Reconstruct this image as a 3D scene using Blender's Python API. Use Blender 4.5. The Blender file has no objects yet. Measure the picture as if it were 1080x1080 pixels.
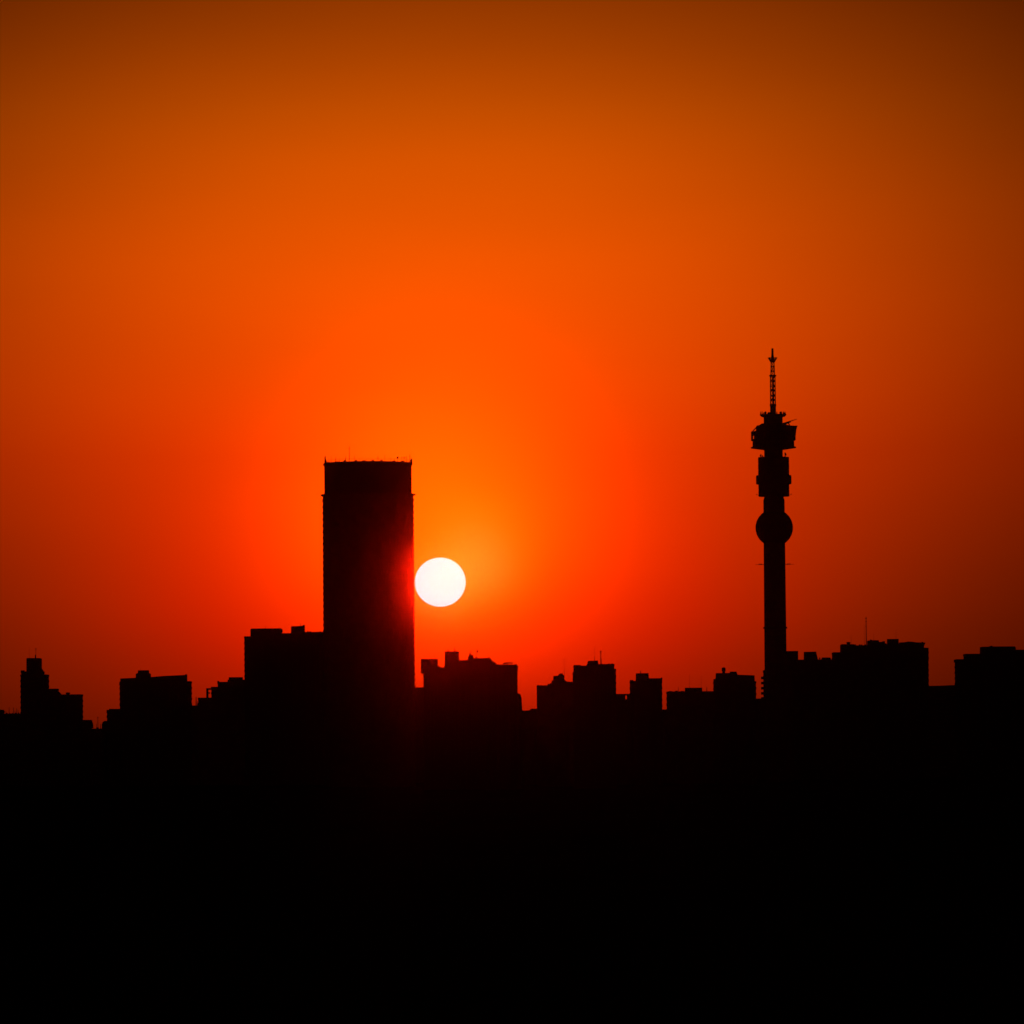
import bpy, bmesh, math, random
from mathutils import Vector, Matrix

random.seed(7)
C = bpy.context.scene.collection
sc = bpy.context.scene

# ------------------------------------------------------------------ camera
PH = 1080.0                                   # the photograph's pixels
F = 540.0 / math.tan(math.radians(5.4))       # the sun is 0.53 degrees across
CAM_Z = 20.0
PITCH = math.atan((790 - 540) / F)            # eye level hides behind the skyline
ROLL = math.radians(0.45)
M = Matrix.Rotation(math.radians(90) + PITCH, 3, 'X') @ Matrix.Rotation(-ROLL, 3, 'Z')
cd = bpy.data.cameras.new('camera')
cam = bpy.data.objects.new('camera', cd)
C.objects.link(cam)
cam.location = (0, 0, CAM_Z)
cam.rotation_euler = M.to_euler()
cd.sensor_width = 36
cd.lens = 36 * F / PH
cd.clip_start = 0.5
cd.clip_end = 120000
sc.camera = cam


def ray(px, py):
    """direction in the world of a point of the photograph"""
    return (M @ Vector(((px - 540) / F, (540 - py) / F, -1.0))).normalized()


def at(px, py, Y):
    """where that line of sight reaches the distance Y"""
    d = ray(px, py)
    return Vector((0, 0, CAM_Z)) + d * (Y / d.y)


def azel(px, py):
    d = ray(px, py)
    return math.degrees(math.atan2(d.x, d.y)), math.degrees(math.asin(d.z))


# ------------------------------------------------------------------ sky
SUN_PX = (464.3, 614.0)
sun_dir = ray(*SUN_PX)
SUN_AZ, SUN_EL = azel(*SUN_PX)
EXPO = -4.0
K = 2 ** (-EXPO)

world = bpy.data.worlds.new('World')
sc.world = world
world.use_nodes = True
nt = world.node_tree
nt.nodes.clear()


def N(tree, t, **kw):
    n = tree.nodes.new(t)
    for k, v in kw.items():
        setattr(n, k, v)
    return n


def math_n(op, a, b=None, c=None, clamp=False):
    n = N(nt, 'ShaderNodeMath', operation=op)
    n.use_clamp = clamp
    for i, v in enumerate((a, b, c)):
        if v is None:
            continue
        if hasattr(v, 'links'):
            nt.links.new(v, n.inputs[i])
        else:
            n.inputs[i].default_value = v
    return n.outputs[0]


tc = N(nt, 'ShaderNodeTexCoord')
sx = N(nt, 'ShaderNodeSeparateXYZ')
nt.links.new(tc.outputs['Generated'], sx.inputs[0])
az = math_n('MULTIPLY', math_n('ARCTAN2', sx.outputs[0], sx.outputs[1]), 57.29578)
el = math_n('MULTIPLY', math_n('ARCSINE', sx.outputs[2]), 57.29578)


def glow(a0, e0, su, sv_up, sv_dn=None):
    """brightness of the sky falling off around one direction"""
    sv_dn = sv_dn or sv_up
    da = math_n('SUBTRACT', az, a0)
    de = math_n('SUBTRACT', el, e0)
    up = math_n('DIVIDE', math_n('MAXIMUM', de, 0.0), sv_up)
    dn = math_n('DIVIDE', math_n('MINIMUM', de, 0.0), sv_dn)
    ua = math_n('DIVIDE', da, su)
    q = math_n('ADD', math_n('MULTIPLY', ua, ua),
               math_n('ADD', math_n('MULTIPLY', up, up), math_n('MULTIPLY', dn, dn)))
    return math_n('EXPONENT', math_n('MULTIPLY', q, -0.5))


# azimuth, elevation and widths in degrees
A = glow(-0.76175, 4.56463, 4.13725, 2.19544, 2.39666)    # wide glow, with the lens vignette's darkening put into its falloff
Bg = glow(-0.76317, 1.61863, 1.96981, 1.27221, 0.79771)   # red glow low about the sun
Cg = glow(-0.74682, 2.36707, 0.95792, 0.97293, 0.74804)   # orange glow above the disc
Eg = glow(-0.41166, 1.93582, 0.33669, 0.36966, 0.28439)   # bright patch of dust beside the disc
rat = math_n('MINIMUM', math_n('MAXIMUM', math_n('MULTIPLY_ADD', el, 0.02079, -0.00194), 0.06287), 0.1385)
A = math_n('MULTIPLY', A, 0.89)
R = math_n('ADD', A, math_n('MULTIPLY_ADD', Bg, 0.67, math_n('MULTIPLY', Cg, 1.78)))
G = math_n('ADD', math_n('MULTIPLY', A, rat),
           math_n('MULTIPLY_ADD', Bg, -0.0141, math_n('MULTIPLY_ADD', Cg, 0.135, math_n('MULTIPLY', Eg, 0.133))))
G = math_n('MAXIMUM', G, 0.0)
Bl = math_n('MULTIPLY', math_n('MULTIPLY', Eg, Eg), 0.014)
dv = N(nt, 'ShaderNodeCombineXYZ')
nt.links.new(math_n('MULTIPLY', az, 0.14), dv.inputs[0])
nt.links.new(math_n('MULTIPLY', el, 0.75), dv.inputs[1])
dn_ = N(nt, 'ShaderNodeTexNoise')
dn_.inputs['Scale'].default_value = 1.0
dn_.inputs['Detail'].default_value = 4
dn_.inputs['Roughness'].default_value = 0.45
nt.links.new(dv.outputs[0], dn_.inputs['Vector'])
dust = math_n('MULTIPLY_ADD', math_n('SUBTRACT', dn_.outputs['Fac'], 0.5), 0.16, 1.0)
R, G, Bl = [math_n('MULTIPLY', c, dust) for c in (R, G, Bl)]
cx = N(nt, 'ShaderNodeCombineXYZ')
for i, s in enumerate((R, G, Bl)):
    nt.links.new(s, cx.inputs[i])
bg1 = N(nt, 'ShaderNodeBackground')
bg1.inputs['Strength'].default_value = K
nt.links.new(cx.outputs[0], bg1.inputs['Color'])

sky = N(nt, 'ShaderNodeTexSky', sky_type='NISHITA')
sky.sun_disc = False
sky.sun_elevation = math.radians(SUN_EL)
sky.sun_rotation = math.radians(SUN_AZ)
sky.air_density = 2.0
sky.dust_density = 6.0
tint = N(nt, 'ShaderNodeMix', data_type='RGBA', blend_type='MULTIPLY')
tint.inputs[0].default_value = 1.0
nt.links.new(sky.outputs[0], tint.inputs[6])
tint.inputs[7].default_value = (1.0, 0.22, 0.015, 1)
bg2 = N(nt, 'ShaderNodeBackground')
bg2.inputs['Strength'].default_value = 0.05
nt.links.new(tint.outputs[2], bg2.inputs['Color'])
ad = N(nt, 'ShaderNodeAddShader')
nt.links.new(bg1.outputs[0], ad.inputs[0])
nt.links.new(bg2.outputs[0], ad.inputs[1])
wo = N(nt, 'ShaderNodeOutputWorld')
nt.links.new(ad.outputs[0], wo.inputs['Surface'])

# ------------------------------------------------------------------ sunlight
sd = bpy.data.lights.new('sunlight', 'SUN')
sd.energy = 0.93
sd.angle = math.radians(0.53)
sd.color = (1.0, 0.008, 0.0)
so = bpy.data.objects.new('sunlight', sd)
C.objects.link(so)
so.rotation_euler = sun_dir.to_track_quat('Z', 'Y').to_euler()
so.location = (0, 0, 400)

HAZE_DENSITY = 1.0e-5
HAZE_G = 0.9974
HAZE_COLOR = (0.5, 0.42, 0.38, 1)

sc.view_settings.view_transform = 'Standard'
sc.view_settings.look = 'None'
sc.view_settings.gamma = 1
sc.view_settings.use_curve_mapping = False
sc.view_settings.exposure = EXPO
sc.render.engine = 'CYCLES'
sc.cycles.use_adaptive_sampling = False
sc.cycles.use_denoising = True
sc.cycles.denoising_input_passes = 'RGB_ALBEDO'
sc.cycles.max_bounces = 4
sc.cycles.sample_clamp_indirect = 0
sc.cycles.sample_clamp_direct = 0


# ------------------------------------------------------------------ materials
def mat(name, base, var=0.35, rough=0.85, scale=0.25, metal=0.0, bump=0.3):
    m = bpy.data.materials.new(name)
    m.use_nodes = True
    t = m.node_tree
    p = t.nodes['Principled BSDF']
    p.inputs['Roughness'].default_value = rough
    p.inputs['Metallic'].default_value = metal
    co = t.nodes.new('ShaderNodeTexCoord')
    no = t.nodes.new('ShaderNodeTexNoise')
    no.inputs['Scale'].default_value = scale
    no.inputs['Detail'].default_value = 6
    t.links.new(co.outputs['Object'], no.inputs['Vector'])
    cr = t.nodes.new('ShaderNodeValToRGB')
    cr.color_ramp.elements[0].position = 0.3
    cr.color_ramp.elements[1].position = 0.7
    cr.color_ramp.elements[0].color = (*[c * (1 - var) for c in base], 1)
    cr.color_ramp.elements[1].color = (*base, 1)
    t.links.new(no.outputs['Fac'], cr.inputs['Fac'])
    t.links.new(cr.outputs['Color'], p.inputs['Base Color'])
    if bump:
        bu = t.nodes.new('ShaderNodeBump')
        bu.inputs['Strength'].default_value = bump
        bu.inputs['Distance'].default_value = 0.05
        t.links.new(no.outputs['Fac'], bu.inputs['Height'])
        t.links.new(bu.outputs['Normal'], p.inputs['Normal'])
    return m


def brick(name, base):
    m = mat(name, base)
    t = m.node_tree
    p = t.nodes['Principled BSDF']
    br = t.nodes.new('ShaderNodeTexBrick')
    br.inputs['Scale'].default_value = 1.6
    br.inputs['Color1'].default_value = (*base, 1)
    br.inputs['Color2'].default_value = (*[c * 0.7 for c in base], 1)
    br.inputs['Mortar'].default_value = (0.3, 0.28, 0.25, 1)
    co = t.nodes.new('ShaderNodeTexCoord')
    t.links.new(co.outputs['Object'], br.inputs['Vector'])
    t.links.new(br.outputs['Color'], p.inputs['Base Color'])
    return m


CONC = mat('raw_concrete', (0.28, 0.26, 0.24))
CONC2 = mat('pale_concrete', (0.36, 0.34, 0.31))
PLAST = mat('painted_plaster', (0.42, 0.38, 0.31))
BRICK = brick('brown_brick', (0.24, 0.12, 0.08))
BRICK2 = brick('buff_brick', (0.3, 0.21, 0.13))
STEEL = mat('weathered_steel', (0.16, 0.16, 0.16), rough=0.55, metal=0.6, scale=2.0, bump=0.1)
PANEL = mat('grey_cladding', (0.2, 0.2, 0.21), rough=0.6, scale=0.6, bump=0.1)
TANKM = mat('tank_plastic', (0.12, 0.13, 0.12), rough=0.6, bump=0.1)
GROUNDM = mat('dry_veld', (0.06, 0.052, 0.03), scale=0.02, bump=0.2)
GROUNDM.node_tree.nodes['Principled BSDF'].inputs['Specular IOR Level'].default_value = 0.0


# ------------------------------------------------------------------ mesh helpers
def box(bm, x0, x1, y0, y1, z0, z1):
    v = [bm.verts.new(p) for p in ((x0, y0, z0), (x1, y0, z0), (x1, y1, z0), (x0, y1, z0),
                                   (x0, y0, z1), (x1, y0, z1), (x1, y1, z1), (x0, y1, z1))]
    for f in ((0, 3, 2, 1), (4, 5, 6, 7), (0, 1, 5, 4), (1, 2, 6, 5), (2, 3, 7, 6), (3, 0, 4, 7)):
        bm.faces.new([v[i] for i in f])


def prism(bm, pts, y0, y1):
    """a profile of (x, z) corners running from y0 to y1"""
    a = [bm.verts.new((x, y0, z)) for x, z in pts]
    b = [bm.verts.new((x, y1, z)) for x, z in pts]
    n = len(pts)
    bm.faces.new(a)
    bm.faces.new(b[::-1])
    for i in range(n):
        bm.faces.new((a[i], b[i], b[(i + 1) % n], a[(i + 1) % n]))


def lathe(bm, prof, cx, cy, seg=48, cap=True):
    """prof: (radius, z) from bottom to top"""
    rings = []
    for r, z in prof:
        rings.append([bm.verts.new((cx + r * math.cos(2 * math.pi * i / seg),
                                    cy + r * math.sin(2 * math.pi * i / seg), z)) for i in range(seg)])
    for a, b in zip(rings, rings[1:]):
        for i in range(seg):
            j = (i + 1) % seg
            bm.faces.new((a[i], a[j], b[j], b[i]))
    if cap:
        bm.faces.new(rings[0][::-1])
        bm.faces.new(rings[-1])


def tube(bm, p, q, r0, r1=None, seg=8):
    p, q = Vector(p), Vector(q)
    r1 = r0 if r1 is None else r1
    d = (q - p).normalized()
    u = d.orthogonal().normalized()
    w = d.cross(u)
    rs = []
    for c, r in ((p, r0), (q, r1)):
        rs.append([bm.verts.new(c + (u * math.cos(2 * math.pi * i / seg) + w * math.sin(2 * math.pi * i / seg)) * r)
                   for i in range(seg)])
    for i in range(seg):
        j = (i + 1) % seg
        bm.faces.new((rs[0][i], rs[0][j], rs[1][j], rs[1][i]))
    bm.faces.new(rs[0][::-1])
    bm.faces.new(rs[1])


def dish_shape(bm, c, d, r, depth, seg=20):
    """a shallow bowl facing d, with thickness and a feed arm"""
    c, d = Vector(c), Vector(d).normalized()
    u = d.orthogonal().normalized()
    w = d.cross(u)
    prof = [(0.05, -depth * 0.25), (0.55, -depth * 0.1), (1.0, depth * 0.8), (1.0, depth),
            (0.55, depth * 0.25), (0.05, 0.02)]
    rings = []
    for k, h in prof:
        rings.append([bm.verts.new(c + d * h + (u * math.cos(2 * math.pi * i / seg) + w * math.sin(2 * math.pi * i / seg)) * r * k)
                      for i in range(seg)])
    for a, b in zip(rings, rings[1:]):
        for i in range(seg):
            j = (i + 1) % seg
            bm.faces.new((a[i], a[j], b[j], b[i]))
    bm.faces.new(rings[0][::-1])
    bm.faces.new(rings[-1])
    tube(bm, c, c + d * depth * 1.3, r * 0.05)


class Thing:
    def __init__(self, name, label, cat, loc, group=None):
        self.o = bpy.data.objects.new(name, None)
        C.objects.link(self.o)
        self.loc = Vector(loc)
        self.o.location = self.loc
        self.o.empty_display_size = 5
        self.o['label'] = label
        self.o['category'] = cat
        if group:
            self.o['group'] = group

    def part(self, name, bm, m, parent=None, smooth=False, label=None):
        """links a shape given in world coordinates as a child"""
        bmesh.ops.translate(bm, verts=bm.verts, vec=-self.loc)
        bmesh.ops.recalc_face_normals(bm, faces=bm.faces)
        me = bpy.data.meshes.new(name)
        bm.to_mesh(me)
        bm.free()
        me.materials.append(m)
        if smooth:
            for p in me.polygons:
                p.use_smooth = True
        ob = bpy.data.objects.new(name, me)
        C.objects.link(ob)
        ob.parent = parent or self.o
        if label:
            ob['label'] = label
        return ob


def facade(bm, x0, x1, y0, y1, z0, z1, storey=3.2, inset=0.35, bay=4.0, cap=1.2):
    """a body of storeys: floor bands and piers standing proud of recessed window strips"""
    box(bm, x0 + inset, x1 - inset, y0 + inset, y1 - inset, z0, z1 - 0.3)
    z = z1
    first = True
    while z - z0 > 1.0:
        h = cap if first else storey * 0.42
        box(bm, x0, x1, y0, y1, max(z - h, z0), z)
        first = False
        z -= storey
    n = max(2, int(round((x1 - x0) / bay)))
    e = 0.06
    for i in range(n + 1):
        xc = x0 + 0.5 + (x1 - x0 - 1.0) * i / n
        for ya, yb in ((y0 + e, y0 + 0.9), (y1 - 0.9, y1 - e)):
            box(bm, xc - 0.28, xc + 0.28, ya, yb, z0, z1 - 0.5)
    m = max(2, int(round((y1 - y0) / bay)))
    for i in range(1, m):
        yc = y0 + (y1 - y0) * i / m
        for xa, xb in ((x0 + e, x0 + 0.9), (x1 - 0.9, x1 - e)):
            box(bm, xa, xb, yc - 0.28, yc + 0.28, z0, z1 - 0.5)


class Building(Thing):
    """a building on the far ridge, measured along the skyline of the photograph at its own distance"""

    def __init__(self, name, label, x0, x1, Y, m, cat='building', group=None):
        a, b = at(x0, 760, Y), at(x1, 760, Y)
        super().__init__(name, label, cat, ((a.x + b.x) / 2, Y, ground_z(0, Y)), group)
        self.Y, self.m, self.z0 = Y, m, ground_z(0, Y) - 0.5

    def z(self, px, py, dy=0):
        return at(px, py, self.Y + dy).z

    def span(self, x0, x1, py, dy=0, depth=0):
        """left and right wall; off the middle, the far corner of the inner wall is what shows"""
        a = at(x0, py, self.Y + dy + (depth if x0 > 540 else 0)).x
        b = at(x1, py, self.Y + dy + (depth if x1 < 540 else 0)).x
        return a, b

    def body(self, x0, x1, py, depth=18, dy=0, storey=3.2, inset=0.3, name='wall', m=None, bay=4.0, zb=None):
        bm = bmesh.new()
        X0, X1 = self.span(x0, x1, py + 8, dy, depth)
        z1 = self.z((x0 + x1) / 2, py, dy)
        facade(bm, X0, X1, self.Y + dy, self.Y + dy + depth, self.z0 if zb is None else zb, z1, storey, inset, bay)
        return self.part(name, bm, m or self.m)

    def block(self, name, x0, x1, py, pyb, depth=6, dy=2, m=None, lip=0.0, parent=None):
        """a solid rooftop room; it sinks into the roof below"""
        bm = bmesh.new()
        X0, X1 = self.span(x0, x1, py, dy, depth)
        z1 = self.z((x0 + x1) / 2, py, dy)
        zb = self.z((x0 + x1) / 2, pyb, dy) - 0.4
        y0 = self.Y + dy
        box(bm, X0, X1, y0, y0 + depth, zb, z1 - (0.35 if lip else 0))
        if lip:
            box(bm, X0 - lip, X1 + lip, y0 - lip, y0 + depth + lip, z1 - 0.35, z1)
        return self.part(name, bm, m or CONC, parent)

    def shaped(self, name, pts, depth=6, dy=2, m=None, parent=None):
        bm = bmesh.new()
        xm = (min(p[0] for p in pts) + max(p[0] for p in pts)) / 2
        inner = lambda x: depth if (x > xm) == (xm < 540) else 0
        prism(bm, [(at(x, y, self.Y + dy + inner(x)).x, at(x, y, self.Y + dy).z) for x, y in pts],
              self.Y + dy, self.Y + dy + depth)
        return self.part(name, bm, m or CONC, parent)

    def antenna(self, x, ytop, ybot, r=0.09, dy=4, arms=0, parent=None, dish=0):
        bm = bmesh.new()
        p, q = at(x, ybot, self.Y + dy), at(x, ytop, self.Y + dy)
        p = Vector((q.x, q.y, p.z - 0.5))
        tube(bm, p, q, r, r * 0.6)
        h = q.z - p.z
        for k in range(arms):
            zz = q.z - h * (0.06 + 0.1 * k)
            tube(bm, (q.x - 0.5 + 0.1 * k, q.y, zz), (q.x + 0.5 - 0.1 * k, q.y, zz), r * 0.6)
        o = self.part('antenna', bm, STEEL, parent)
        return o

    def dish(self, x, y, rpx, dy=4, d=(-0.3, -1, 0.25)):
        bm = bmesh.new()
        c = at(x, y, self.Y + dy)
        dish_shape(bm, c, d, rpx * self.Y / F, 0.35 * rpx * self.Y / F)
        return self.part('satellite_dish', bm, STEEL, smooth=False)

    def tank(self, x, ytop, ybot, rpx, dy=4):
        bm = bmesh.new()
        p, q = at(x, ybot, self.Y + dy), at(x, ytop, self.Y + dy)
        r = rpx * self.Y / F
        h = q.z - p.z
        lathe(bm, [(r * 0.75, p.z - 0.3), (r * 0.75, p.z + h * 0.25), (r, p.z + h * 0.32), (r, p.z + h * 0.82),
                   (r * 0.7, p.z + h * 0.94), (r * 0.25, q.z)], q.x, q.y, 20)
        return self.part('water_tank', bm, TANKM)

    def clutter(self, x0, x1, yroof, hmin, hmax, n, name='roof_vent', dy=3):
        """small vents and ducts that make the roofline ragged"""
        for i in range(n):
            a = x0 + (x1 - x0) * (i + random.uniform(0.1, 0.5)) / n
            w = random.uniform(0.35, 0.7) * (x1 - x0) / n
            self.block(name, a, a + w, yroof - random.uniform(hmin, hmax), yroof + 0.5,
                       depth=random.uniform(1, 2.5), dy=dy + random.uniform(0, 4), m=random.choice((STEEL, PANEL, CONC)))


# ------------------------------------------------------------------ ground
def smooth(t):
    t = max(0.0, min(1.0, t))
    return t * t * (3 - 2 * t)


def ground_z(x, y):
    hill = 53.3 * math.exp(-(x * x + y * y) / (120.0 ** 2))
    ridge = 35.0 * smooth((y - 1500) / 950.0)
    return -35.0 + max(hill, 0) + ridge


def lin(a, b, n):
    return [a + (b - a) * i / n for i in range(n + 1)]


gys = lin(-300, 320, 62)[:-1] + lin(320, 1500, 24)[:-1] + lin(1500, 2500, 40)[:-1] + lin(2500, 12000, 24)
gxs = lin(-6000, -320, 24)[:-1] + lin(-320, 320, 64)[:-1] + lin(320, 6000, 24)
bm = bmesh.new()
rows = []
for y in gys:
    r = []
    for x in gxs:
        z = ground_z(x, y)
        d = math.hypot(x, y)
        if 20 < d and y < 2300:
            z += random.uniform(-0.5, 0.5) * min(1.0, d / 300)
        r.append(bm.verts.new((x, y, z)))
    rows.append(r)
for a, b in zip(rows, rows[1:]):
    for i in range(len(a) - 1):
        bm.faces.new((a[i], a[i + 1], b[i + 1], b[i]))
me = bpy.data.meshes.new('ground')
bm.to_mesh(me)
bm.free()
for p in me.polygons:
    p.use_smooth = True
me.materials.append(GROUNDM)
go = bpy.data.objects.new('ground', me)
C.objects.link(go)
go['kind'] = 'structure'

# ------------------------------------------------------------------ the sun's disc
SD = 30000.0
bm = bmesh.new()
bmesh.ops.create_uvsphere(bm, u_segments=96, v_segments=48, radius=1.0)
me = bpy.data.meshes.new('sun')
bm.to_mesh(me)
bm.free()
for p in me.polygons:
    p.use_smooth = True
sm = bpy.data.materials.new('sun_glare')
sm.use_nodes = True
t = sm.node_tree
t.nodes.clear()
em = t.nodes.new('ShaderNodeEmission')
em.inputs['Color'].default_value = (1.0, 0.7, 0.92, 1)
em.inputs['Strength'].default_value = 0.5 * K
tr = t.nodes.new('ShaderNodeBsdfTransparent')
ads = t.nodes.new('ShaderNodeAddShader')
ou = t.nodes.new('ShaderNodeOutputMaterial')
t.links.new(em.outputs[0], ads.inputs[0])
t.links.new(tr.outputs[0], ads.inputs[1])
t.links.new(ads.outputs[0], ou.inputs['Surface'])
me.materials.append(sm)
sun = bpy.data.objects.new('sun', me)
C.objects.link(sun)
sun.location = Vector((0, 0, CAM_Z)) + sun_dir * SD
rs = SD * 26.8 / F
sun.scale = (rs, rs, rs * 0.965)
sun['label'] = 'white setting sun, a disc just touching the right edge of the tall round tower'
sun['category'] = 'sun'


# ------------------------------------------------------------------ the round tower
def round_tower():
    Y = 2975.0
    s = Y / F
    c = at(389.0, 640, Y)
    z0 = ground_z(0, Y)
    T = Thing('round_tower', 'tallest building, a broad cylindrical tower block with a narrower crown, beside the sun',
              'tower', (c.x, Y, z0))
    cx, cy = c.x, Y
    zt = at(388, 488.6, Y).z
    zl = at(388.5, 522.3, Y).z
    ro, rc = 48.45 * s, 46.1 * s
    # wall of storeys: floor bands proud of the window strips
    bm = bmesh.new()
    prof = [(ro - 0.5, z0 - 0.5)]
    st = 6.55 * s
    z = zl - 0.25 - int((zl - z0 - 4) / st) * st
    while z + st <= zl + 0.1:
        prof += [(ro - 0.55, z), (ro, z + 0.02), (ro, z + st * 0.45), (ro - 0.55, z + st * 0.45 + 0.02)]
        z += st
    prof += [(ro - 0.45, zl)]
    lathe(bm, prof, cx, cy, 108, cap=False)
    # open core
    ri = ro - 12
    lathe(bm, [(ri, zt - 0.6), (ri, z0 - 0.5)], cx, cy, 72, cap=False)
    # fins between the window bays
    for k in range(54):
        b = bmesh.new()
        box(b, ro - 0.6, ro - 0.34, -0.22, 0.22, z0 - 0.5, zl - 0.35)
        bmesh.ops.rotate(b, verts=b.verts, cent=(0, 0, 0), matrix=Matrix.Rotation(2 * math.pi * k / 54, 3, 'Z'))
        bmesh.ops.translate(b, verts=b.verts, vec=(cx, cy, 0))
        tmp = bpy.data.meshes.new('fin')
        b.to_mesh(tmp)
        b.free()
        bm.from_mesh(tmp)
        bpy.data.meshes.remove(tmp)
    T.part('wall', bm, CONC2)
    # ledge under the crown
    bm = bmesh.new()
    lathe(bm, [(ro - 0.3, zl - 0.5), (50.0 * s, zl - 0.2), (50.2 * s, zl + 0.35), (rc, zl + 0.4)], cx, cy, 108, cap=False)
    T.part('ledge', bm, CONC)
    # crown
    bm = bmesh.new()
    lathe(bm, [(rc, zl - 0.4), (rc, zt - 1.3), (rc + 0.25, zt - 1.2), (rc + 0.55, zt - 1.1), (rc + 0.6, zt - 0.1), (rc - 0.4, zt),
               (rc - 0.6, zt - 0.6), (ri, zt - 0.6)], cx, cy, 108, cap=False)
    cr = T.part('crown', bm, PANEL)
    # railing round the roof edge
    bm = bmesh.new()
    rr = rc - 0.5
    n = 72
    for k in range(n):
        a, b2 = 2 * math.pi * k / n, 2 * math.pi * (k + 1) / n
        p = (cx + rr * math.cos(a), cy + rr * math.sin(a))
        q = (cx + rr * math.cos(b2), cy + rr * math.sin(b2))
        tube(bm, (*p, zt - 0.2), (*p, zt + 1.6), 0.045, seg=5)
        tube(bm, (*p, zt + 1.55), (*q, zt + 1.55), 0.04, seg=5)
        tube(bm, (*p, zt + 0.8), (*q, zt + 0.8), 0.04, seg=5)
    T.part('railing', bm, STEEL, cr)
    # roof aerials, standing on the crown
    def aer(px, ptop, r=0.1, back=False):
        X = at(px, 487, Y).x
        dx = max(-rc + 1.2, min(rc - 1.2, X - cx))
        dyy = math.sqrt(max(0.1, (rc - 1.5) ** 2 - dx * dx))
        yy = cy + (dyy if back else -dyy)
        q = at(px, ptop, yy)
        b = bmesh.new()
        r *= 1.5
        tube(b, (q.x, yy, zt - 0.7), (q.x, yy, q.z), r, r * 0.6)
        if r > 0.16:
            tube(b, (q.x - 0.5, yy, q.z - 1.2), (q.x + 0.5, yy, q.z - 1.2), 0.06)
        T.part('antenna', b, STEEL)
        return Vector((q.x, yy, q.z))
    for px, pt, r in ((342.9, 481.0, 0.3), (343.8, 484.5, 0.2), (349.2, 481.5, 0.09), (354.0, 482.2, 0.11), (358.0, 483.4, 0.11),
                      (364.6, 481.5, 0.13), (368.4, 470.8, 0.12), (373.8, 480.8, 0.1), (379.0, 483.2, 0.08),
                      (386.0, 484.0, 0.1), (392.0, 484.2, 0.08), (398.6, 481.3, 0.14), (405.8, 480.0, 0.1), (411.6, 482.0, 0.09),
                      (416.0, 484.0, 0.1), (428.7, 480.5, 0.11), (432.2, 479.2, 0.12), (433.6, 483.0, 0.22), (434.4, 484.0, 0.2)):
        aer(px, pt, r, back=random.random() < 0.4)
    for px, py, rp, d in ((419.6, 482.8, 1.25, (-0.5, -1, 0.5)), (423.4, 482.8, 0.9, (0.95, -0.3, 0.1)),
                          (426.0, 482.8, 1.15, (0.9, -0.45, 0.15))):
        p = aer(px, py, 0.07)
        b = bmesh.new()
        dish_shape(b, p, d, rp * s, 0.4 * rp * s)
        T.part('satellite_dish', b, STEEL)
    # low plant on the roof behind the parapet
    for k in range(9):
        px = 347 + 9.6 * k + random.uniform(-2, 2)
        X = at(px, 487, Y).x
        dyy = math.sqrt(max(1.0, (rc - 4) ** 2 - (X - cx) ** 2))
        b = bmesh.new()
        h = random.uniform(0.5, 1.0)
        wd = random.uniform(0.5, 1.3)
        box(b, X - wd, X + wd, cy - dyy, cy - dyy + 2, zt - 0.9, zt + h)
        T.part('roof_vent', b, CONC)


round_tower()


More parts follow.
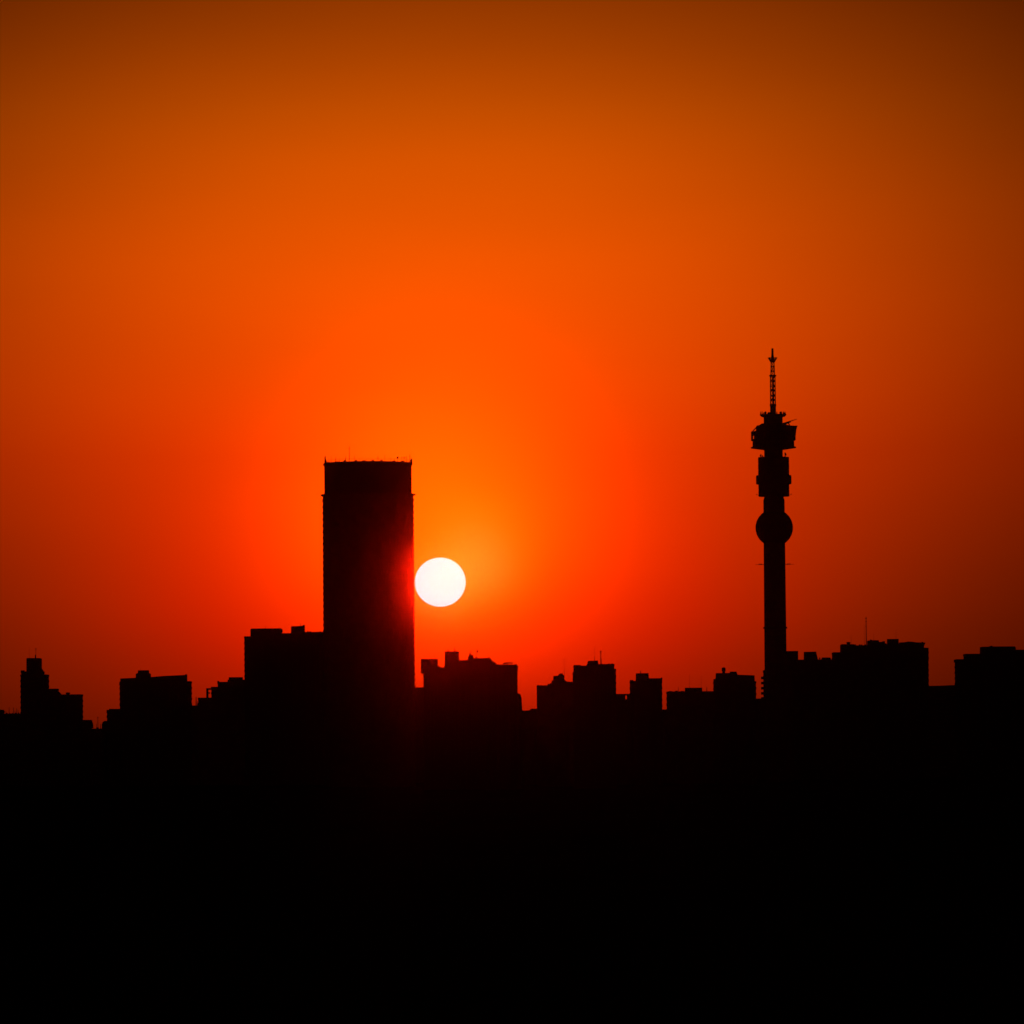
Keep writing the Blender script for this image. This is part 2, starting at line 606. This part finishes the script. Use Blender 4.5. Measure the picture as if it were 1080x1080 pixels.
# ------------------------------------------------------------------ the communications tower
def comms_tower():
    Y = 3200.0
    s = Y / F
    c = at(817.0, 600, Y)
    z0 = ground_z(0, Y)
    T = Thing('communications_tower', 'slender telecommunications tower with a ball, stacked pods and a lattice mast',
              'tower', (c.x, Y, z0))
    cx, cy = c.x, Y
    zz = lambda py: at(817, py, Y).z

    def lt(name, prof, m, seg=40, parent=None, smooth=False):
        b = bmesh.new()
        lathe(b, [(r * s, zz(y)) for r, y in prof], cx, cy, seg)
        return T.part(name, b, m, parent, smooth)

    zg = (z0 - 0.5)
    b = bmesh.new()
    lathe(b, [(11.75 * s, zg), (11.7 * s, zz(700)), (11.4 * s, zz(600)), (11.2 * s, zz(527.5)), (10.2 * s, zz(524.5)),
              (9.8 * s, zz(515)), (9.8 * s, zz(447))], cx, cy, 48)
    sh = T.part('shaft', b, CONC2)
    lt('collar', [(11.5, 663.2), (12.7, 663.0), (12.7, 661.4), (11.5, 661.2)], STEEL)
    # the ball, with panel seams
    b = bmesh.new()
    prof = []
    R0 = 19.8
    yc = 556.6
    nring = 40
    for i in range(nring + 1):
        th = -math.radians(57) + math.radians(114) * i / nring
        r = R0 * (0.992 if i % 5 == 0 else 1.0)
        prof.append((r * math.cos(th) * s, zz(yc) + r * math.sin(th) * s))
    lathe(b, prof, cx, cy, 64)
    T.part('ball', b, PANEL)
    # lower pod: six floors and a proud band
    lt('pod', [(10, 523.8), (16.2, 523.6), (16.3, 517), (16.1, 516.8), (16.1, 516), (16.3, 515.8), (16.3, 510.9), (18.5, 510.6),
               (18.7, 509.6), (18.7, 502.4), (18.4, 501.4), (16.4, 501.2), (16.4, 496), (16.2, 495.8), (16.2, 495), (16.4, 494.8),
               (16.4, 489), (16.2, 488.8), (16.2, 488), (16.4, 487.8), (16.3, 482.3), (10, 482.2)], CONC)
    for sx_ in (-1, 1):
        b = bmesh.new()
        y0 = zz(522.6)
        tube(b, (cx + sx_ * 16 * s, cy - 2, y0), (cx + sx_ * 18.4 * s, cy - 2, zz(521.4)), 0.12)
        dish_shape(b, (cx + sx_ * 18.3 * s, cy - 2, zz(521.5)), (sx_, -0.2, 0.1), 0.75 * s, 0.3 * s)
        T.part('satellite_dish', b, STEEL)
        b = bmesh.new()
        tube(b, (cx + sx_ * 11 * s, cy, zz(595.4)), (cx + sx_ * 20.5 * s, cy, zz(595.4 - 0.0)), 0.16, 0.08)
        tube(b, (cx + sx_ * 13 * s, cy, zz(594.8)), (cx + sx_ * 17 * s, cy, zz(594.8)), 0.14)
        T.part('boom', b, STEEL)
    # small dishes on the pod roof
    for dx, yy, rr in ((-13.4, 480.6, 1.5), (-11.6, 481.2, 0.8), (12.0, 479.4, 1.9)):
        b = bmesh.new()
        dish_shape(b, (cx + dx * s, cy - 3, zz(yy)), (dx, -6, 6), rr * s, 0.6 * s)
        tube(b, (cx + dx * s, cy - 3, zz(yy)), (cx + dx * s, cy - 3, zz(482.6)), 0.3)
        T.part('satellite_dish', b, STEEL)
    # dish gallery: cone, drum, roof
    lt('gallery_floor', [(9.7, 474.7), (15, 473.9), (23.8, 472.6), (24.0, 471.6), (22.2, 471.2), (22.2, 470.6), (9.8, 470.4)], CONC)
    lt('gallery_wall', [(22.3, 471.4), (22.0, 470), (22.0, 465.6), (18.3, 465.3), (18.3, 450.5), (17.6, 448.9), (14.5, 448.2),
                        (12.8, 446.8), (9.8, 446.4)], PANEL)
    # open frame round the drum
    b = bmesh.new()
    n = 16
    rr = 22.9 * s
    for k in range(n):
        a0, a1 = 2 * math.pi * (k + 0.5) / n, 2 * math.pi * (k + 1.5) / n
        p = (cx + rr * math.cos(a0), cy + rr * math.sin(a0))
        q = (cx + rr * math.cos(a1), cy + rr * math.sin(a1))
        i_ = (cx + 18 * s * math.cos(a0), cy + 18 * s * math.sin(a0))
        tube(b, (*p, zz(464.6)), (*p, zz(455.0)), 0.5)
        for yy in (456.0, 464.0):
            tube(b, (*p, zz(yy)), (*q, zz(yy)), 0.5)
            tube(b, (*i_, zz(yy)), (*p, zz(yy)), 0.4)
        tube(b, (*i_, zz(450.4)), (*p, zz(455.6)), 0.3)
        tube(b, (*i_, zz(460)), (*p, zz(456)), 0.2)
    T.part('gallery_frame', b, STEEL)
    # microwave dishes on the frame
    for k, (deg, yy, r) in enumerate(((183, 458.4, 1.9), (228, 459, 4.2), (252, 460.5, 3.6), (275, 459.5, 4.0),
                                      (298, 460.5, 3.8), (316, 459.5, 3.6), (60, 460, 3.8), (110, 460, 3.6),
                                      (135, 460, 3.8))):
        a = math.radians(deg)
        b = bmesh.new()
        p = Vector((cx + 20.8 * s * math.cos(a), cy + 20.8 * s * math.sin(a), zz(yy)))
        dish_shape(b, p, (math.cos(a), math.sin(a), 0), r * s, 1.6 * s)
        tube(b, p, p - Vector((math.cos(a), math.sin(a), 0)) * 3 * s, 0.5)
        T.part('microwave_dish', b, STEEL)
    # tall tilted horn on the right
    b = bmesh.new()
    prism(b, [(cx + x * s, zz(y)) for x, y in ((17.6, 449.2), (25.4, 449.5), (24.2, 453.4), (22.9, 464.2), (19.6, 465.6), (19.4, 455.5), (18.6, 454.8), (18.6, 451.6), (17.6, 451.2))],
          cy - 3.2, cy + 2.6)
    T.part('horn_antenna', b, STEEL)
    # derrick jib
    b = bmesh.new()
    P = lambda x, y, o=0: Vector((cx + x * s, cy - 1 + o, zz(y)))
    tube(b, P(9.5, 447.2), P(25.0, 442.3), 0.42, 0.14)
    tube(b, P(9.5, 448.6), P(18.5, 445.1), 0.35, 0.3)
    for t_ in (0.15, 0.35, 0.5):
        tube(b, P(9.5 + 15 * t_, 447.2 - 4.8 * t_), P(9.5 + 15 * t_ - 0.8, 448.6 - 4.4 * t_), 0.2)
    tube(b, P(15.5, 445.4), P(17.3, 449.0), 0.35)
    T.part('jib', b, STEEL)
    # upper drum and bowl-shaped top platform
    lt('upper_drum', [(9.8, 447.6), (10.0, 447.2), (10.0, 439.4), (4, 439.2)], CONC)
    lt('top_platform', [(9.9, 440.0), (12.2, 439.6), (14.0, 437.8), (14.1, 437.2), (13.0, 437.4), (11.5, 438.6), (3.0, 438.5)], PANEL)
    for deg in (178, 150, 215, 232, 285, 310, 335, 355, 30, 75, 110):
        a = math.radians(deg)
        b = bmesh.new()
        h = random.uniform(2.0, 4.2)
        lean = random.uniform(-0.06, 0.07)
        r0 = 13.2 * s
        p = Vector((cx + r0 * math.cos(a), cy + r0 * math.sin(a), zz(438)))
        q = Vector((cx + r0 * (1 + lean) * math.cos(a), cy + r0 * (1 + lean) * math.sin(a), zz(437.4 - h)))
        tube(b, p, q, 0.4, 0.16)
        T.part('antenna', b, STEEL)
    for dx, yy, rr in ((7.5, 436.3, 1.7), (-8.3, 436.0, 1.5), (10.4, 436.6, 1.3), (-4.6, 436.8, 1.8)):
        b = bmesh.new()
        dish_shape(b, (cx + dx * s, cy - 4, zz(yy)), (dx * 0.3, -4, 1.5), rr * s, 0.6 * s)
        tube(b, (cx + dx * s, cy - 4, zz(yy)), (cx + dx * s, cy - 4, zz(438.8)), 0.25)
        T.part('satellite_dish', b, STEEL)
    # lattice mast
    ms = bmesh.new()
    def lattice(b, yb, yt, r0, r1, step):
        y = yb
        rot = math.radians(38)
        corner = lambda k, r, yy: Vector((cx + r * s * 1.25 * math.cos(rot + k * math.pi / 2), cy + r * s * 1.25 * math.sin(rot + k * math.pi / 2), zz(yy)))
        i = 0
        while y > yt + 0.2:
            y2 = max(yt, y - step)
            ra = r0 + (r1 - r0) * (yb - y) / (yb - yt)
            rb = r0 + (r1 - r0) * (yb - y2) / (yb - yt)
            for k in range(4):
                tube(b, corner(k, ra, y), corner(k, rb, y2), 0.22, seg=6)
                tube(b, corner(k, ra, y), corner(k + 1, ra, y), 0.2, seg=6)
                tube(b, corner(k, ra, y), corner(k + 1, rb, y2), 0.17, seg=6)
                if i % 2:
                    tube(b, corner(k + 1, ra, y), corner(k, rb, y2), 0.17, seg=6)
            y = y2
            i += 1
    lattice(ms, 439, 427, 2.9, 2.8, 4.0)
    lattice(ms, 427, 396.5, 2.8, 2.7, 5.0)
    lattice(ms, 396.5, 382, 2.2, 1.7, 4.8)
    tube(ms, (cx + 0.3 * s, cy, zz(439)), (cx + 0.3 * s, cy, zz(396)), 0.55)
    mst = T.part('mast', ms, STEEL)
    lt('mast_base', [(3.2, 439), (3.2, 434.5), (2.6, 434.3), (2.6, 429), (3.4, 428.6), (3.4, 426.3), (0.6, 426.2)], PANEL, 16)
    lt('mast_deck', [(0.5, 397.1), (3.7, 397.0), (3.7, 395.5), (0.5, 395.4)], STEEL, 20)
    for y in (391.4, 386.6):
        lt('mast_ring', [(0.5, y + 0.5), (2.3, y + 0.4), (2.3, y - 0.4), (0.5, y - 0.5)], STEEL, 16)
    for y in (422, 417.3, 411.8):
        lt('mast_ring', [(0.4, y + 0.7), (2.2, y + 0.6), (2.2, y - 0.6), (0.4, y - 0.7)], STEEL, 16)
    lt('mast_head', [(1.0, 382.4), (2.7, 381.9), (2.7, 380.6), (1.6, 380.2), (1.4, 376.2), (0.8, 376.0)], STEEL, 20)
    b = bmesh.new()
    for k in range(8):
        a0, a1 = math.pi * k / 4, math.pi * (k + 1) / 4
        for r_, y_ in ((4.6, 377.6), (3.8, 379.2)):
            tube(b, (cx + r_ * s * math.cos(a0), cy + r_ * s * math.sin(a0), zz(y_)),
                 (cx + r_ * s * math.cos(a1), cy + r_ * s * math.sin(a1), zz(y_)), 0.22, seg=6)
        tube(b, (cx + 2.5 * s * math.cos(a0), cy + 2.5 * s * math.sin(a0), zz(381)),
             (cx + 4.8 * s * math.cos(a0), cy + 4.8 * s * math.sin(a0), zz(377.0)), 0.22, seg=6)
        tube(b, (cx + 1.4 * s * math.cos(a0), cy + 1.4 * s * math.sin(a0), zz(377.8)),
             (cx + 4.6 * s * math.cos(a0), cy + 4.6 * s * math.sin(a0), zz(377.6)), 0.16, seg=6)
    T.part('basket', b, STEEL)
    b = bmesh.new()
    tube(b, (cx, cy, zz(377)), (cx, cy, zz(374)), 0.85, 0.7)
    tube(b, (cx, cy, zz(374)), (cx, cy, zz(367.4)), 0.68, 0.6)
    T.part('spike', b, STEEL)


comms_tower()

# ------------------------------------------------------------------ the skyline, left to right
b = Building('low_building', 'low flat roofed block at the far left edge of the skyline', -40, 5, 3050, BRICK)
b.body(-40, 5.0, 749.6)
b.block('parapet', -8, 4.3, 748.6, 750.2, 8)

b = Building('low_building', 'low block with a row of thin aerials, left of the stepped tower', 2, 26, 3420, CONC)
b.body(2, 26, 752.6)
b.clutter(5.5, 21, 752.6, 0.4, 1.2, 5)
for x, y in ((6.2, 750), (9.6, 745.8), (14.2, 746.2), (15.8, 749.2), (17.6, 747.0), (19.0, 748.6)):
    b.antenna(x, y, 753, 0.2)

b = Building('stepped_building', 'narrow stepped high rise with a block on top and lower wings descending to its right', 21, 88, 3250, BRICK2)
b.body(21.3, 52, 711.3, 22, 3)
b.body(22.0, 47.2, 708.0, 17, 0.0, inset=0.2)
b.block('parapet', 21.8, 26, 707.0, 709, 3, 0.5)
b.shaped('plant_room', ((27.8, 710), (27.8, 694.6), (28.6, 694.0), (43.6, 694.0), (44.2, 694.6), (44.2, 704.5), (46.2, 707.5), (47.0, 710)), 12, 2, BRICK2)
b.body(50, 62.2, 726.3, 14, 5, m=BRICK2, name='wing')
b.body(60, 87.8, 732.3, 16, 1.5, m=CONC, name='wing')
b.shaped('roof_vent', ((61.5, 733), (61.5, 729), (63.2, 730.2), (64.8, 732), (64.8, 733)), 2, 4)
b.tank(71.6, 730.2, 732.6, 2.3, 4)
b.antenna(37.8, 683.5, 694.2, 0.16, 5, arms=2)
b.antenna(37.2, 690.5, 694.2, 0.3, 5)
b.antenna(30.8, 682.5, 694.2, 0.06, 5)

b = Building('low_building', 'low block with a chamfered roof edge, right of the stepped tower', 82, 99, 3150, CONC)
b.body(82, 97.4, 759.6)
b.shaped('parapet', ((84, 761), (84, 759.2), (96.6, 759.2), (98.2, 763), (98.6, 768), (97, 768), (96, 761)), 6, -1.0, BRICK)

b = Building('low_building', 'lowest roof in the skyline with two aerials, in the gap left of the slab block', 95, 112, 3400, BRICK)
b.body(95, 112, 768.4)
b.antenna(103.2, 756.0, 768.5, 0.2, arms=1)
b.antenna(101.8, 763, 768.5, 0.16)
b.antenna(106.0, 763.5, 768.5, 0.2)
b.block('roof_vent', 101.5, 104.2, 767.2, 768.6, 2)

b = Building('stepped_building', 'low building rising in two steps at the left foot of the slab block', 107, 128, 3080, CONC)
b.body(112.4, 130, 748.6, 16, 2)
b.shaped('wing', ((107.3, 830), (107.3, 764), (108.2, 761.6), (110.2, 760.3), (113.6, 760.3), (113.6, 830)), 14, 4, CONC)
b.shaped('parapet', ((112.3, 752), (112.3, 750.2), (114.4, 749.6), (115.2, 747.6), (127, 747.6), (127, 752)), 5, 3)

b = Building('slab_block', 'wide slab block with a boxy water tank room on its roof, left of the centre', 126, 203, 3180, BRICK2)
b.body(125.9, 202.6, 718.6, 20, 3)
b.shaped('parapet', ((126.8, 721), (126.8, 715.6), (143.4, 714.8), (159.6, 714.0), (175, 712.8), (197.6, 711.8), (197.6, 721)), 13, 4.5, BRICK2)
b.block('roof_rail', 125.7, 129, 720.6, 722, 2, 2.4)
b.shaped('plant_room', ((143.0, 717), (143.2, 710.6), (145.2, 709.8), (145.6, 707.0), (157.2, 706.8), (157.4, 709.6), (159.2, 710.6), (159.4, 717)), 8, 6)
b.block('roof_vent', 195.2, 197.4, 711.1, 713, 2, 6)
b.antenna(148, 704.8, 707, 0.06)

b = Building('terraced_building', 'low building with stepped roofs and a see-through frame, right of the wide slab block', 203, 258, 3230, PLAST)
b.body(200, 262, 743.8, 22, 6)
b.body(208.6, 262, 735.6, 18, 3)
b.body(222.5, 262, 724.2, 16, 4.5, inset=0.2)
b.body(229.2, 262, 719.0, 14, 2.0)
b.block('plant_room', 241.2, 256.2, 714.2, 720, 8, 5)
b.block('wing', 240, 262, 716.8, 722, 9, 3.5)
b.block('roof_vent', 229.2, 231.2, 718.2, 720, 2, 3)
bm = bmesh.new()
Xa, Xb = b.span(217.4, 219.6, 730, 3)
Xc, Xd = b.span(222.8, 224.0, 730, 3)
ya, yb_ = b.Y + 3.4, b.Y + 6.5
box(bm, Xa, Xb, ya, yb_, b.z(219, 737, 3), b.z(219, 726.4, 3))
box(bm, Xa, Xd, ya, yb_, b.z(219, 727.6, 3), b.z(219, 725.8, 3))
box(bm, Xb, b.span(221.2, 222, 730, 3)[0], ya, yb_, b.z(219, 731.6, 3), b.z(219, 730.2, 3))
b.part('roof_frame', bm, CONC)
b.antenna(206.8, 735.0, 744, 0.33, 6.6)
b.antenna(208.2, 739.5, 744, 0.25, 6.6)

b = Building('slab_block', 'broad black slab block with two rooftop boxes against the left side of the round tower', 257, 341, 3120, BRICK)
b.body(257.4, 352, 670.7, 22, 3, inset=0.15)
b.body(297, 352, 667.6, 15, 5.5, inset=0.15, name='upper_floor')
b.shaped('plant_room', ((264.2, 672), (264.0, 664.0), (265.0, 662.9), (297.0, 662.6), (298.2, 663.6), (298.0, 666.4), (297.4, 667), (297.4, 672)), 10, 7, BRICK)
b.shaped('lift_house', ((306.8, 669), (307.0, 660.6), (319.6, 660.0), (320.0, 659.2), (321.6, 659.2), (321.6, 669)), 7, 8)
b.block('parapet', 321, 352, 666.4, 669, 4, 4.5)
b.antenna(279.8, 659.4, 663, 0.14)
b.antenna(316.8, 656.8, 660, 0.14)
b.clutter(322, 340, 666.6, 0.1, 0.8, 5, 'roof_vent', 5)

b = Building('low_building', 'low block in the narrow gap just right of the round tower, below the sun', 428, 450, 3300, CONC)
b.body(428, 450, 724.9)

b = Building('broad_building', 'broad flat topped building under the sun, with lift houses, roof clutter and a canopy', 443, 551, 2700, BRICK)
b.body(446.4, 545.9, 703.6, 22, 3, inset=0.18)
b.block('lift_house', 443.8, 461.8, 694.8, 709.2, 9, 1.5, BRICK)
b.shaped('lift_house', ((468.6, 706), (468.6, 701.8), (469.0, 701), (468.9, 687.0), (484.3, 687.0), (484.4, 697), (485, 706)), 9, 4.5, BRICK)
b.block('upper_floor', 483.4, 500, 696.2, 705, 10, 6.0, BRICK)
b.shaped('upper_floor', ((492.2, 706), (492.6, 696.4), (494.4, 694.2), (517.2, 694.0), (519.3, 697.4), (523.2, 698.8), (523.4, 700.8),
                         (545.4, 701.2), (545.6, 706)), 9, 8.0, BRICK)
b.shaped('chimney', ((493.4, 697), (493.6, 693), (494.4, 692.4), (494.6, 690.8), (499.2, 690.4), (499.6, 697)), 4, 7)
b.antenna(463.6, 702.2, 704, 0.25)
b.shaped('roof_vent', ((461.5, 705), (461.5, 702), (464, 702.6), (464.8, 705)), 3, 5)
for x, y in ((473.0, 684.8), (479.4, 682.8), (480.4, 685.4), (472.0, 685.8), (458, 690), (496.6, 686.5), (495.4, 688.5)):
    b.antenna(x, y, 694.6 if x < 460 else (687.2 if x < 490 else 691), 0.24 if x != 458 else 0.07, 6)
b.antenna(502.2, 686.8, 694.4, 0.12, 9)
b.dish(503.4, 686.9, 1.1, 9, (0.5, -1, 0.2))
b.block('roof_vent', 501.4, 503.4, 693.0, 695, 2, 9)
b.shaped('roof_vent', ((514.6, 695), (514.8, 693.8), (515.8, 693.0), (516.6, 694), (516.8, 695)), 2, 9)
b.antenna(515.6, 692.6, 694.4, 0.2, 9)
bm = bmesh.new()
for x in (531.5, 535, 539.6):
    p = at(x, 702, b.Y + 4)
    q = at(x, 699, b.Y + 4)
    tube(bm, (q.x, b.Y + 5, p.z), (q.x, b.Y + 5, q.z), 0.16)
    tube(bm, (q.x, b.Y + 9, p.z), (q.x, b.Y + 9, q.z), 0.16)
prism(bm, [(at(x, y, b.Y + 4).x, at(x, y, b.Y + 4).z) for x, y in ((529.6, 700.4), (532, 699.1), (534.2, 698.4), (541.0, 698.8), (540.4, 699.8), (536, 699.6), (532.4, 700.4))], b.Y + 4.4, b.Y + 9.6)
b.part('canopy', bm, STEEL)
b.shaped('wing', ((540, 840), (540, 731.4), (547.2, 731.4), (549.0, 732.2), (550.0, 736), (550.4, 742), (551.2, 752), (551.2, 840)), 12, 5, BRICK)
b.block('parapet', 544, 546.3, 702.2, 706, 3, 2.4, BRICK)
b.clutter(486, 492, 696.2, 0.2, 0.8, 2, 'roof_vent', 7)
b.clutter(503, 518, 694.2, 0.1, 0.5, 4, 'roof_vent', 9)
b.clutter(524, 545, 701.2, 0.1, 0.7, 5, 'roof_vent', 9)

b = Building('low_building', 'low block in the gap between the broad building and the pyramid topped one', 546, 570, 3000, CONC)
b.body(546, 572, 749.2)
b.shaped('parapet', ((558.6, 751), (558.8, 748.4), (560, 747.4), (572, 747.4), (572, 751)), 8, 2)

b = Building('stepped_building', 'stepped building rising in tiers to a small top block, left of the twin faced tower', 566, 606, 2880, PLAST)
b.body(566.0, 584, 722.9, 20, 3, inset=0.2)
b.body(577.5, 606, 721.2, 18, 5, inset=0.2)
b.body(592, 606, 719.4, 12, 1.5, inset=0.2)
b.shaped('upper_floor', ((580.0, 723), (580.2, 720.6), (581.6, 720.2), (581.8, 717.8), (583.4, 717.6), (583.6, 712.8), (588.6, 712.6),
                         (589.2, 711.2), (590.6, 710.2), (593.4, 710.2), (593.8, 711.6), (595.2, 712.4), (595.4, 716.8), (597.2, 718.4), (600.2, 719.2), (600.4, 723)), 9, 6.5, PLAST)
b.antenna(595.0, 694.5, 717, 0.1, 8, arms=1)
b.clutter(566.4, 579, 722.9, 0.1, 0.6, 4, 'roof_vent', 4)
b.clutter(598, 604, 719.2, 0.2, 0.8, 2, 'roof_vent', 4)

b = Building('apartment_tower', 'tall apartment tower with balcony storeys and a lift house between two smaller blocks', 604, 650, 2720, BRICK2)
b.body(604.7, 627.5, 702.0, 20, 3.0, inset=0.2)
b.body(603.8, 630, 708.6, 17, 4.2, storey=2.9, inset=0.75, name='balcony_wall')
b.body(625, 648.2, 700.3, 18, 6.0, inset=0.2)
b.body(640, 649.9, 705.4, 14, 8.0, inset=0.2)
b.shaped('lift_house', ((618.4, 704), (618.6, 701), (619.4, 699.6), (620.2, 697.0), (630.6, 696.6), (631.2, 700), (631.2, 704)), 8, 7)
b.block('parapet', 605.0, 612.6, 701.4, 703, 3, 4)
b.antenna(633.6, 686.2, 700.6, 0.24, 9, arms=2)
b.antenna(633.9, 694.6, 700.6, 0.34, 9)
b.antenna(627.0, 681.0, 697, 0.06, 9)
b.antenna(627.0, 692.5, 697, 0.14, 9)
b.clutter(640, 648, 700.3, 0.1, 0.6, 2, 'roof_vent', 8)

b = Building('low_building', 'low link building with a small see-through opening, right of the tall apartment tower', 646, 668, 2900, CONC)
b.body(646, 668, 737.4, 16, 2)
bm = bmesh.new()
Xa, Xb = b.span(646, 668, 733, 4)
box(bm, Xa, Xb, b.Y + 4, b.Y + 12, b.z(657, 733.5, 4), b.z(657, 731.8, 4))
for xa, xb in ((646.5, 659.6), (661.4, 667.5)):
    X0, X1 = b.span(xa, xb, 735, 4)
    box(bm, X0, X1, b.Y + 4.5, b.Y + 11.5, b.z(657, 738, 4), b.z(657, 733.6, 4))
b.part('roof_terrace', bm, CONC)

b = Building('square_block', 'small square block with a raised centre, standing alone in the middle of the right half', 664, 699, 2920, BRICK)
b.body(664.0, 698.6, 718.0, 18, 3, inset=0.2)
b.block('upper_floor', 682.5, 698.2, 715.3, 720, 12, 4.5, BRICK)
b.shaped('lift_house', ((669.6, 720), (670.4, 718), (670.6, 710.1), (684.0, 709.9), (684.4, 715), (686, 716), (686, 720)), 9, 6)
b.antenna(675.6, 707.2, 710, 0.25, 8)
b.block('parapet', 664.3, 668, 717.2, 719, 2, 4)
b.block('roof_vent', 697.0, 698.6, 714.6, 717, 2, 5)

b = Building('low_building', 'low block filling the slit between the square block and the long flat roof', 694, 708, 3050, CONC)
b.body(694, 708, 748.2)

b = Building('long_building', 'long flat roofed building with a shallow raised box and thin aerials', 702, 755, 3020, PLAST)
b.body(702.7, 756, 729.1, 18, 3, inset=0.2)
b.block('plant_room', 722.2, 740.6, 725.3, 730, 9, 5)
for x, y, r in ((715.4, 724.6, 0.14), (727.2, 711.5, 0.07), (739.4, 712.4, 0.07), (745.4, 724.8, 0.22)):
    b.antenna(x, y, 729.4 if x < 722 or x > 741 else 725.6, r, 7)
b.clutter(704, 721, 729.1, 0.1, 0.7, 3, 'roof_vent', 5)

b = Building('square_block', 'square block with a round water tank on its roof, left of the communications tower', 752, 798, 2960, BRICK2)
b.body(752.1, 797.8, 718.6, 19, 3, inset=0.2)
b.shaped('upper_floor', ((752.4, 720), (752.4, 716.2), (754.6, 715.8), (754.8, 709.9), (769, 709.7), (777.2, 709.6), (778, 711.6), (795.8, 712.2), (796.2, 720)), 12, 4.5, BRICK2)
b.block('lift_house', 769.6, 777.0, 708.3, 712, 6, 6)
b.tank(763.2, 703.8, 709.9, 2.1, 7)

b = Building('low_building', 'low block in the slit left of the communications tower', 793, 808, 3060, CONC)
b.body(793, 808, 736.7)

b = Building('balcony_block', 'slim block with stacked balconies at the foot of the communications tower', 803, 832, 3120, PLAST)
b.body(804.6, 836, 706.6, 16, 3, inset=0.25)
for k in range(24):
    y = 713.6 + 5.4 * k
    if y > 826:
        break
    b.block('balcony', 802.6, 806.5, y, y + 2.0, 8, 6, CONC)

b = Building('large_complex', 'wide complex with a busy ragged roofline and tall aerials, right of the communications tower', 826, 980, 3330, CONC)
b.body(824, 979.6, 695.2, 26, 3, inset=0.15)
b.block('lift_house', 824, 841.8, 686.6, 697, 8, 5)
b.shaped('lift_house', ((847.6, 697), (847.7, 687.5), (860.8, 687.2), (861.4, 690), (862.4, 694), (863, 697)), 8, 5)
b.body(877.2, 979.7, 687.5, 20, 6, inset=0.15, name='upper_floor', zb=b.z(900, 698, 6))
b.shaped('upper_floor', ((886.0, 690), (886.0, 680.2), (886.6, 679.4), (899, 679.4), (901.2, 680.6), (914.6, 680.4), (976.0, 677.6), (975.6, 679), (974.6, 681.5), (974.6, 683), (979.4, 683.2), (979.5, 690)), 14, 8, CONC)
b.tank(894.8, 677.0, 679.6, 2.2, 10)
b.shaped('plant_room', ((914.4, 682), (914.5, 675.6), (917, 675.4), (917.6, 674.4), (919, 675.2), (926.8, 675.2), (927.2, 677), (930, 677), (931.6, 676.2), (933.4, 676.2), (933.4, 678.4), (935.2, 678.6), (935.2, 682)), 8, 10)
b.block('lift_house', 935.4, 947.8, 673.9, 682, 7, 11)
b.shaped('parapet', ((948, 680), (948, 677.6), (954, 677.2), (957, 676.6), (961, 676.7), (966, 677.4), (972, 677.6), (972.6, 676.8), (974.4, 677.6), (975.8, 678.2), (974, 680)), 4, 9)
b.clutter(862.5, 876, 694.2, 0.0, 1.0, 4, 'roof_vent', 8)
b.shaped('roof_vent', ((866.4, 697), (866.4, 694), (868, 693.4), (875.6, 693.4), (876.4, 694.4), (876.6, 697)), 3, 8)
b.clutter(901, 914, 680.4, 0.2, 1.0, 4, 'roof_vent', 12)
b.antenna(913.4, 650.4, 681, 0.28, 12, arms=2)
b.antenna(911.4, 659.0, 681, 0.08, 12)
b.antenna(913.4, 658.0, 661, 0.3, 12.01)
b.antenna(897.6, 669.5, 680, 0.09, 12)
b.antenna(921.6, 668.5, 675.6, 0.07, 12)
b.antenna(945.0, 664.5, 674.2, 0.07, 12)

b = Building('low_building', 'low flat block bridging the gap near the right edge of the skyline', 972, 1014, 3480, BRICK)
b.body(972, 1014, 723.4)
b.shaped('parapet', ((976, 726), (976, 723.4), (990, 723.2), (1003, 722.6), (1012, 722.5), (1012, 726)), 6, 4)

b = Building('flat_topped_building', 'broad building with three roof levels at the right edge of the skyline', 1006, 1100, 3100, BRICK)
b.body(1006.6, 1110, 695.6, 24, 3, inset=0.2)
b.block('parapet', 1005.9, 1018, 695.2, 697.4, 20, 2.4, BRICK, lip=0)
b.body(1015.8, 1108, 689.2, 18, 6, inset=0.2, name='upper_floor', zb=b.z(1050, 700, 6))
b.shaped('upper_floor', ((1033.2, 692), (1033.4, 682.2), (1043, 681.9), (1044, 680.9), (1045.4, 681.8), (1070.4, 681.7), (1071.4, 683), (1071.4, 685.2), (1100, 685.2), (1100, 692)), 12, 8, BRICK)

# ------------------------------------------------------------------ haze
bm = bmesh.new()
box(bm, -6100, 6100, -350, 12100, -37.5, 290)
me = bpy.data.meshes.new('haze')
bm.to_mesh(me)
bm.free()
hm = bpy.data.materials.new('glare_haze')  # forward-scattering haze, added to spread the sun's lens glare over the towers
hm.use_nodes = True
t = hm.node_tree
t.nodes.clear()
pv = t.nodes.new('ShaderNodeVolumePrincipled')
pv.inputs['Color'].default_value = HAZE_COLOR
pv.inputs['Density'].default_value = HAZE_DENSITY
pv.inputs['Density Attribute'].default_value = ''
pv.inputs['Temperature Attribute'].default_value = ''
pv.inputs['Anisotropy'].default_value = HAZE_G
ou = t.nodes.new('ShaderNodeOutputMaterial')
t.links.new(pv.outputs[0], ou.inputs['Volume'])
me.materials.append(hm)
ho = bpy.data.objects.new('haze', me)
C.objects.link(ho)
ho['kind'] = 'stuff'
